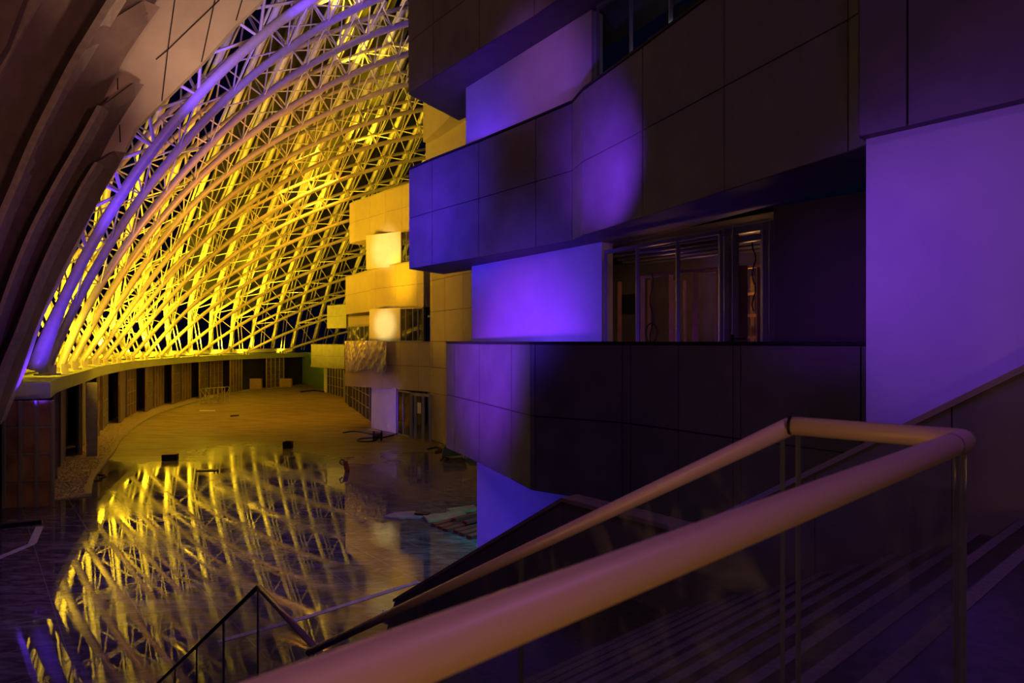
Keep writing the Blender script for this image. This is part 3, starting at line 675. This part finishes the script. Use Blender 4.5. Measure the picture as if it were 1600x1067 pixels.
MB().prism([line_at(652, A2_, B2_, 0), line_at(658, A2_, B2_, 0), line_at(658, A2_, B2_, 0)-Vector((0, .02, 0)), line_at(652, A2_, B2_, 0)-Vector((0, .02, 0))], -4.6, -3.9).build('paper_notice', M['whiteboard'], d)
# tall panelled wall between the far boxes and the near ones
def panel_wall(label, pts, zs, name='panel_wall', m='clad_far'):
    t = empty(name, (pts[0][0], pts[0][1], zs[0]), label, 'building cladding')
    V = [Vector((p[0], p[1], 0)) for p in pts]; nb = Vector((.5, .87, 0))
    MB().prism([p+nb*.06 for p in V]+[p+nb*.5 for p in V[::-1]], zs[0], zs[-1]).build('core', M['core'], t)
    for a, b in zip(V[:-1], V[1:]):
        u = (b-a).normalized()*.015
        for z0, z1 in zip(zs[:-1], zs[1:]):
            MB().prism([a+u, b-u, b-u+nb*.05, a+u+nb*.05], z0+.015, z1-.015).build('panel', M[m], t)
panel_wall('tall amber panelled wall rising between the far boxes and the blue box', [P2(672, 41.5), P2(676, 41), P2(695, 39.2), P2(723, 37), P2(752, 35), P2(780, 33)], [FL, -3.3, -1.65, 0, 1.9, 3.9, 6.5, 9.8, 11.4])
band('beige upper box with an orange lit soffit, peeping under the top band', [P2(661, 38.5), P2(664, 38.2), P2(690, 35.6), P2(716, 32.8), P2(750, 30)], 12.0, 16, 1.6, m='clad_far', group=gf, back=(.7, .71))
struct('wall_far_upper', MB().prism([P2(665, 39), P2(688, 37.5), P2(728, 34.7), P2(760, 32.5), P2(764, 33.5), P2(670, 41)], 8, 12.02), M['clad_far'])
# plastic sheet over the parapet
nx, nz = 110, 40; A = []
for k_ in range(nz+1):
    for i_ in range(nx+1):
        u = i_/nx; v = k_/nz; px = 540+65*u; Y = 47.2-2.9*u-.12
        z = .06-2.15*v*(1+.06*math.sin(u*9))+(.0)
        fold = .10*math.sin(u*30+7*v*v+2*math.sin(v*4+u*6))+.06*math.sin(u*66-9*v+1.5*math.sin(u*11))+.035*math.sin(u*130+22*v)+.03*math.sin(v*34+u*40)
        xx = (px-800)/F*Y; A.append((xx, Y-.2-fold*(.5+.8*v), z))
tag(MB().add(A, [(k_*(nx+1)+i_, k_*(nx+1)+i_+1, (k_+1)*(nx+1)+i_+1, (k_+1)*(nx+1)+i_) for k_ in range(nz) for i_ in range(nx)]).build('plastic_sheet', M['plastic'], None, True), 'crumpled plastic sheet hung over the low far parapet', 'plastic sheet')
bpy.data.objects['plastic_sheet'].modifiers.new('thick', 'SOLIDIFY').thickness = .02
# openings under the far low band
stud_panel(P2(512, 79), P2(538, 72), 'dark stud frame with bare uprights under the far low band', 6, 2, -3.2, 'dark')
stud_panel(P2(540, 66), P2(579, 50.5), 'dark stud frame running between the far low band and the violet ground wall', 8, 2, -3.3, 'dark')
tag(MB().box((*P2(510, 79.5), (FL-3.2)/2), (.5, .4, 3.1)).build('corner_post', M['whiteboard']), 'pale square post under the end of the far low band', 'post')

# ------------------------------------------------------------------ stairs
t = empty('staircase', NP(4, 1, -1.3), 'wide dark granite staircase with pale nosing strips descending to the hall', 'stairs')
rise, run = 2.06/12, .32
def slab(n0, n1, p0, p1, z0, z1): return MB().prism([NP(n0, p0, 0), NP(n1, p0, 0), NP(n1, p1, 0), NP(n0, p1, 0)], z0, z1)
def nose(n0, n1, p, z, par, w_=.065):
    slab(n0, n1, p-w_-.012, p-.012, z+.0005, z+.004).build('nosing_strip', M['nosing'], par)
topl = slab(-4, 6.58, -4, .62, -1.6, -1.3).build('landing', M['tread'], t)
l2 = slab(1.78, 6.58, .62, 1.02, -1.6, -1.3).build('step', M['tread'], t); nose(1.8, 6.58, 1.02, -1.3, l2, .07)
for k_ in range(12):
    z = -1.3-rise*(k_+1); p0 = 1.02+run*k_
    p1 = p0+run if k_ < 11 else 4.86
    if k_ == 11: break
    s_ = slab(1.82, 6.58, p0, p1, z-.35, z).build('step', M['tread'], t); nose(1.84, 6.58, p1, z, s_)
low = slab(1.9, 6.58, 1.02+run*11, 6.62, -3.66, -3.36).build('landing', M['tread'], t); nose(1.95, 6.58, 6.62, -3.36, low)
for k_ in range(17):
    z = -3.36-(2.94/17)*(k_+1); p0 = 6.62+.31*k_
    if z < FL+.05: break
    s_ = slab(2.05, 6.58, p0, p0+.31, max(FL, z-.4), z).build('step', M['tread'], t); nose(2.1, 6.58, p0+.31, z, s_)
# solid stair wall
t = empty('stair_parapet', NP(6.6, 1, FL), 'solid dark parapet wall on the far side of the staircase with pale coping', 'parapet wall')
prof = [(-1.6, 1.65), (1.29, -.2), (4.51, -2.27), (6.64, -2.28), (11.5, -5.25), (12.0, -6.3)]
pj = [-1.6, -.4, .6, 1.8, 3.0, 4.0, 5.2, 6.64, 7.9, 9.2, 10.4, 11.5, 12.0]
ztop = lambda p: float(np.interp(p, [a for a, b in prof], [b for a, b in prof]))
for p0, p1 in zip(pj[:-1], pj[1:]):
    ps = [p0+.006]+[a for a, b in prof if p0 < a < p1]+[p1-.006]
    lo = [NP(6.6, p_, FL) for p_ in ps]; hi = [NP(6.6, p_, ztop(p_)-.05) for p_ in ps]
    loop = lo+hi[::-1]; o = NP(.25, 0, 0)
    MB().loft(loop, [v+o for v in loop]).build('panel', M['clad'], t)
for (p0, z0), (p1, z1) in zip(prof[:-2], prof[1:-1]):
    mb = MB(); A_ = [NP(6.56, p0, z0-.05), NP(6.9, p0, z0-.05), NP(6.9, p0, z0+.01), NP(6.56, p0, z0+.01)]
    B_ = [NP(6.56, p1, z1-.05), NP(6.9, p1, z1-.05), NP(6.9, p1, z1+.01), NP(6.56, p1, z1+.01)]
    mb.loft(A_, B_).build('coping', M['clad_far'], t)

# ------------------------------------------------------------------ railings
RR = .027
def rail_tube(mb_pts, r): return MB().tube(mb_pts, r, 20)
def rounded(pts, rad=.05, n=6):
    out = [Vector(pts[0])]
    for a, b, c in zip(pts[:-2], pts[1:-1], pts[2:]):
        a, b, c = Vector(a), Vector(b), Vector(c); u = (a-b).normalized(); v = (c-b).normalized()
        for k_ in range(n+1):
            q = k_/n; p0 = b+u*rad; p1 = b+v*rad
            out.append((1-q)**2*p0+2*q*(1-q)*b+q*q*p1)
    out.append(Vector(pts[-1])); return out
t = empty('glass_railing', NP(1.9, .49, -1.3), 'glass railing with fat satin handrail in the foreground, turning down the stairs', 'railing')
zr = -.247
Pn = NP(-2.2, .49, zr-.082); A_ = NP(1.915, .492, zr); B_ = NP(1.842, .906, zr); E_ = NP(1.98, 4.75, zr-(4.75-.906)*.555)
rail_tube(rounded([Pn, A_, B_], .03), RR).build('handrail', M['rail'], t, True)
rail_tube([B_+Vector((-.002, .004, -.003)), E_], RR).build('handrail', M['rail'], t, True)
MB().tube([B_+(B_-A_).normalized()*-.004, B_+(B_-A_).normalized()*.004], RR*1.07, 20).build('joint_ring', M['blackmetal'], t)
ja = A_+(Pn-A_).normalized()*.11
MB().tube([ja, ja+(Pn-A_).normalized()*.004], RR*1.02, 20).build('joint_ring', M['blackmetal'], t)
def pane(a, b, drop_a, drop_b, par, th=.012):
    a = Vector(a); b = Vector(b); u = (b-a).normalized(); n_ = Vector((-u.y, u.x, 0)).normalized()*th/2
    q = [a, b, b-Vector((0, 0, drop_b)), a-Vector((0, 0, drop_a))]
    o = MB().loft([v-n_ for v in q], [v+n_ for v in q]).build('glass_panel', M['railglass'], par)
    eg = MB()
    for (v0, v1) in ((q[0], q[3]), (q[1], q[2])): eg.bar(v0, v1, .012, .006)
    eg.build('polished_edge', M['glassedge'], o); return o
dz = Vector((0, 0, -.02))
u = (Pn-A_).normalized()
cuts = [.02, 2.45, 4.0]
for c0, c1 in zip(cuts[:-1], cuts[1:]): pane(A_+u*c0+dz, A_+u*(c1-.02)+dz, 1.03, 1.03, t)
v_ = (B_-A_).normalized(); pane(A_+v_*.02+dz, B_-v_*.02+dz, 1.03, 1.03, t)
e = (E_-B_).normalized(); LE = (E_-B_).length; c = .03
while c < LE-.1:
    c1 = min(c+1.42, LE); pane(B_+e*c+dz, B_+e*(c1-.02)+dz, 1.08, 1.08, t); c = c1
MB().bar(NP(-2.2, .49, -1.27), NP(1.915, .492, -1.27), .05, .06).build('base_channel', M['blackmetal'], t)
t = empty('glass_railing', NP(2.15, 4.8, -3.36), 'small glass railing of the lower landing peaking at the bottom left', 'railing')
C1 = NP(2.09, 4.73, -2.44); C2 = NP(2.19, 6.5, -2.44); C3 = NP(2.25, 11.4, -5.45)
rail_tube([C1, C2], .026).build('handrail', M['rail'], t, True); rail_tube([C2, C3], .022).build('handrail', M['blackmetal'], t, True)
pane(C1+dz, C2+dz, .92, .92, t)
e = (C3-C2).normalized()
for q in range(4): pane(C2+e*(q*1.4+.02)+dz, C2+e*(q*1.4+1.38)+dz, .95, .95, t)
MB().bar(C1-Vector((0, 0, .93)), C2-Vector((0, 0, .93)), .05, .06).build('base_channel', M['stud'], t)

# ------------------------------------------------------------------ marks and things on the hall floor
def strip(pts, w_, n_):
    mb = MB(); P_ = [floor_at(*p) for p in pts]
    for a, b in zip(P_[:-1], P_[1:]): mb.bar(a+Vector((0, 0, .004)), b+Vector((0, 0, .004)), w_, .008)
    struct('trim_%d' % n_, mb, M['strip'])
strip([(340, 1003), (480, 964), (655, 909)], .16, 11)
strip([(-60, 896), (50, 850), (62, 823)], .22, 12)
mb = MB(); a = floor_at(-30, 829); b = floor_at(66, 818); mb.bar(a+Vector((0, 0, .06)), b+Vector((0, 0, .06)), .12, .14); struct('trim_13', mb, M['blackmetal'])
def thing_box(name, px, py, d, m, label, cat, rz=0, rx=0, ry=0, z=0):
    p = floor_at(px, py); mb = MB().box((0, 0, d[2]/2), d); o = mb.build(name, M[m]); o.location = p+Vector((0, 0, z)); o.rotation_euler = (rx, ry, rz)
    bv = o.modifiers.new('bev', 'BEVEL'); bv.width = min(d)*.08
    return tag(o, label, cat)
# dark toolbox
t = empty('tool_case', floor_at(266, 719), 'long low dark case lying alone on the dusty floor', 'case')
o = MB().box(floor_at(266, 719)+Vector((0, 0, .16)), (.74, .4, .3), .25).build('body', M['blackmetal'], t)
MB().box(floor_at(266, 719)+Vector((0, 0, .325)), (.76, .42, .03), .25).build('lid', M['card'], t)
t = empty('dark_crate', floor_at(450, 700), 'small square dark crate standing on the wet floor', 'crate')
for sx in (-1, 1): MB().box(floor_at(450, 700)+Vector((sx*.22, 0, .2)), (.04, .45, .4)).build('side', M['blackmetal'], t)
for sy in (-1, 1): MB().box(floor_at(450, 700)+Vector((0, sy*.22, .2)), (.44, .04, .4)).build('side', M['blackmetal'], t)
MB().box(floor_at(450, 700)+Vector((0, 0, .03)), (.44, .44, .04)).build('bottom', M['blackmetal'], t)
c = floor_at(539, 736); t = empty('power_tool', c, 'upright red and black power tool leaning in the middle of the floor', 'tool')
MB().box(c+Vector((.06, 0, .26)), (.2, .2, .46), 0, 0, -.25).build('casing', M['redtool'], t)
MB().tube([c+Vector((-.02, 0, .5)), c+Vector((-.2, 0, .58)), c+Vector((-.26, 0, .4)), c+Vector((-.12, 0, .3))], .03, 8).build('grip', M['blackmetal'], t, True)
MB().tube([c+Vector((.12, 0, .1)), c+Vector((.2, 0, 0.02))], .05, 8).build('nozzle', M['blackmetal'], t)
# flat plates, boards, planks
thing_box('steel_plate', 324, 735, (.9, .35, .04), 'blackmetal', 'flat black plate lying on the wet floor behind the reflections', 'plate', .1)
c = floor_at(640, 806); t = empty('torn_board', c, 'torn greyish board with a dark patch lying near the corner of the blue wall', 'board')
A = [(-.9, -.2, 0), (-.3, -.42, 0), (.35, -.35, 0), (.75, -.15, 0), (.3, .1, 0), (.1, .5, 0), (-.6, .35, 0)]
MB().loft([c+Vector(v) for v in A], [c+Vector(v)+Vector((0, 0, .05)) for v in A]).build('board', M['curb'], t)
MB().box(c+Vector((.45, -.05, .09)), (.5, .2, .07), -.3).build('dark_scrap', M['blackmetal'], t)
thing_box('tan_board', 697, 809, (1.5, .8, .08), 'tan', 'large tan board lying behind the red planks', 'board', .35)
for k_, (dx, dy) in enumerate(((0, 0), (.1, .22), (-.05, .43))):
    c = floor_at(721, 801)
    o = MB().box((0, 0, .05), (1.1, .19, .08)).build('batten', M['tan']); o.location = c+Vector((dx, dy, 0)); o.rotation_euler = (0, 0, .4+.04*k_)
    tag(o, 'short tan batten in the small row behind the red planks, %s' % ['nearest to the camera', 'in the middle', 'furthest back'][k_], 'batten', 'short tan battens')
for k_ in range(6):
    c = floor_at(677, 823)+Vector((.27*k_+1.06, -.25*k_+1.06, 0))
    o = MB().box((0, 0, .055), (3.0+.1*(k_ % 3), .24, .1)).build('red_plank', M['redplank']); o.location = c; o.rotation_euler = (0, 0, PI/4+.02*(k_ % 2))
    tag(o, 'dark red plank lying beside the blue wall, %s of six counted from the farthest' % ['first', 'second', 'third', 'fourth', 'fifth', 'sixth'][k_], 'plank', 'red planks on the floor')
for k_ in range(2):
    c = floor_at(677, 823)+Vector((.4*k_+1.6, -.37*k_+1.2, .115))
    o = MB().box((0, 0, .05), (2.6, .22, .09)).build('red_plank', M['redplank']); o.location = c; o.rotation_euler = (0, 0, PI/4)
    tag(o, 'dark red plank resting on top of the pile of planks, %s of the two' % ['farther', 'nearer'][k_], 'plank', 'red planks on the floor')
c = floor_at(702, 716); t = empty('cardboard_sheet', c, 'brown cardboard sheet propped beside the violet box edge', 'cardboard')
MB().box(c+Vector((.25, .2, .38)), (1.3, .06, .8), .35, .7).build('sheet', M['card'], t)
for k_ in range(5):
    c2 = floor_at(724+k_*3, 717)
    o = MB().bar(c2+Vector((0, 0, .03)), c2+Vector((.35, .7, .5)), .05).build('green_strip', M['greenboard'])
    tag(o, 'thin green strip leaning beside the cardboard sheet', 'strip', 'green strips by the cardboard')
c = floor_at(604, 968); t = empty('folded_card', c, 'folded piece of pale cardboard on the floor behind the handrail', 'cardboard')
MB().box(c+Vector((0, 0, .09)), (.36, .16, .02), -.7, .5).build('flap', M['tan'], t); MB().box(c+Vector((.05, .12, .09)), (.36, .16, .02), -.7, -.5).build('flap', M['tan'], t)
def cable(pts, label, r=.02, m='cable'):
    P_ = spline([tuple(floor_at(*p)) for p in pts], 6); P_ = [Vector(p)+Vector((0, 0, r)) for p in P_]
    tag(MB().tube(P_, r, 6).build('cable', M[m]), label, 'cable')
cable([(536, 677), (556, 675), (590, 682), (582, 690), (560, 690), (565, 686), (600, 684), (622, 678)], 'black cable curling on the floor before the violet ground wall', .045)
cable([(575, 672), (600, 677), (618, 680)], 'short straight pipe at the foot of the violet wall', .05, 'curb')
cable([(668, 703), (684, 700), (694, 704), (680, 707), (700, 701)], 'coiled black cable beside the cardboard sheet', .05)
cable([(688, 720), (694, 714), (702, 717), (694, 721), (704, 722)], 'thin black wire loop in front of the cardboard sheet', .025)
cable([(132, 748), (150, 742), (166, 744), (155, 748)], 'loose black cable lying on the floor near the curb', .03)
cable([(135, 750), (145, 752), (160, 750)], 'second short wire lying just below the loose cable near the curb', .03)
cable([(145, 703), (158, 699), (164, 703), (150, 706), (145, 703)], 'oval wire loop on the floor beside the curb', .03)
cable([(88, 755), (100, 755), (109, 762), (100, 768)], 'bent wire beside the gravel near the curb', .03)
cable([(312, 643), (336, 643)], 'pale thin rod lying on the far dusty floor', .07, 'whiteboard')
cable([(360, 651), (373, 650)], 'short dark rod lying on the far dusty floor', .07)
cable([(470, 613), (490, 611), (506, 613)], 'dark hose lying on the floor near the far low band', .09)
p = floor_at(590, 689); t = empty('reel', p, 'dark cable reel standing before the violet ground wall', 'reel')
for sx in (-1, 1): MB().tube([p+Vector((sx*.22, 0, .32)), p+Vector((sx*.26, 0, .32))], .32, 16).build('flange', M['blackmetal'], t)
MB().tube([p+Vector((-.22, 0, .32)), p+Vector((.22, 0, .32))], .18, 14).build('drum', M['cable'], t)
# scaffold trestle
c = floor_at(336, 631); t = empty('scaffold_trestle', c, 'low steel tube scaffold trestle standing on the far dusty floor', 'scaffold')
W_, D_, Hh = 2.4, 1.0, 1.7
for sx in (-1, -.3, .4, 1):
    for sy in (-1, 1): MB().tube([c+Vector((sx*W_/2, sy*D_/2, 0)), c+Vector((sx*W_/2, sy*D_/2, Hh if sx == 1 else Hh-.15))], .035, 6).build('post', M['stud'], t)
for sy in (-1, 1):
    MB().tube([c+Vector((-W_/2, sy*D_/2, .2)), c+Vector((W_/2, sy*D_/2, .2))], .03, 6).build('rail', M['stud'], t)
    MB().tube([c+Vector((-W_/2, sy*D_/2, Hh-.15)), c+Vector((W_/2, sy*D_/2, Hh))], .03, 6).build('rail', M['stud'], t)
    MB().tube([c+Vector((-W_/2, sy*D_/2, Hh-.2)), c+Vector((-.36, sy*D_/2, .2))], .03, 6).build('brace', M['stud'], t)
    MB().tube([c+Vector((.48, sy*D_/2, .2)), c+Vector((W_/2, sy*D_/2, Hh-.2))], .03, 6).build('brace', M['stud'], t)
# boards leaning at the far openings
thing_box('green_plasterboard', 530, 613, (2.6, .3, 1.6), 'greenboard', 'stack of green plasterboard leaning by the far stud frame', 'board', -.3, .25)
thing_box('white_board', 547, 611, (1.4, .2, 2.0), 'whiteboard', 'small white board standing behind the green plasterboard', 'board', -.3)
thing_box('paper_sack', 396, 608, (2.2, .5, 1.4), 'card', 'pale sack leaning in the dark opening before the lone brown panel', 'sack')
thing_box('paper_sack', 447, 605, (1.6, .5, 1.2), 'card', 'pale sack leaning just right of the lone brown panel', 'sack')
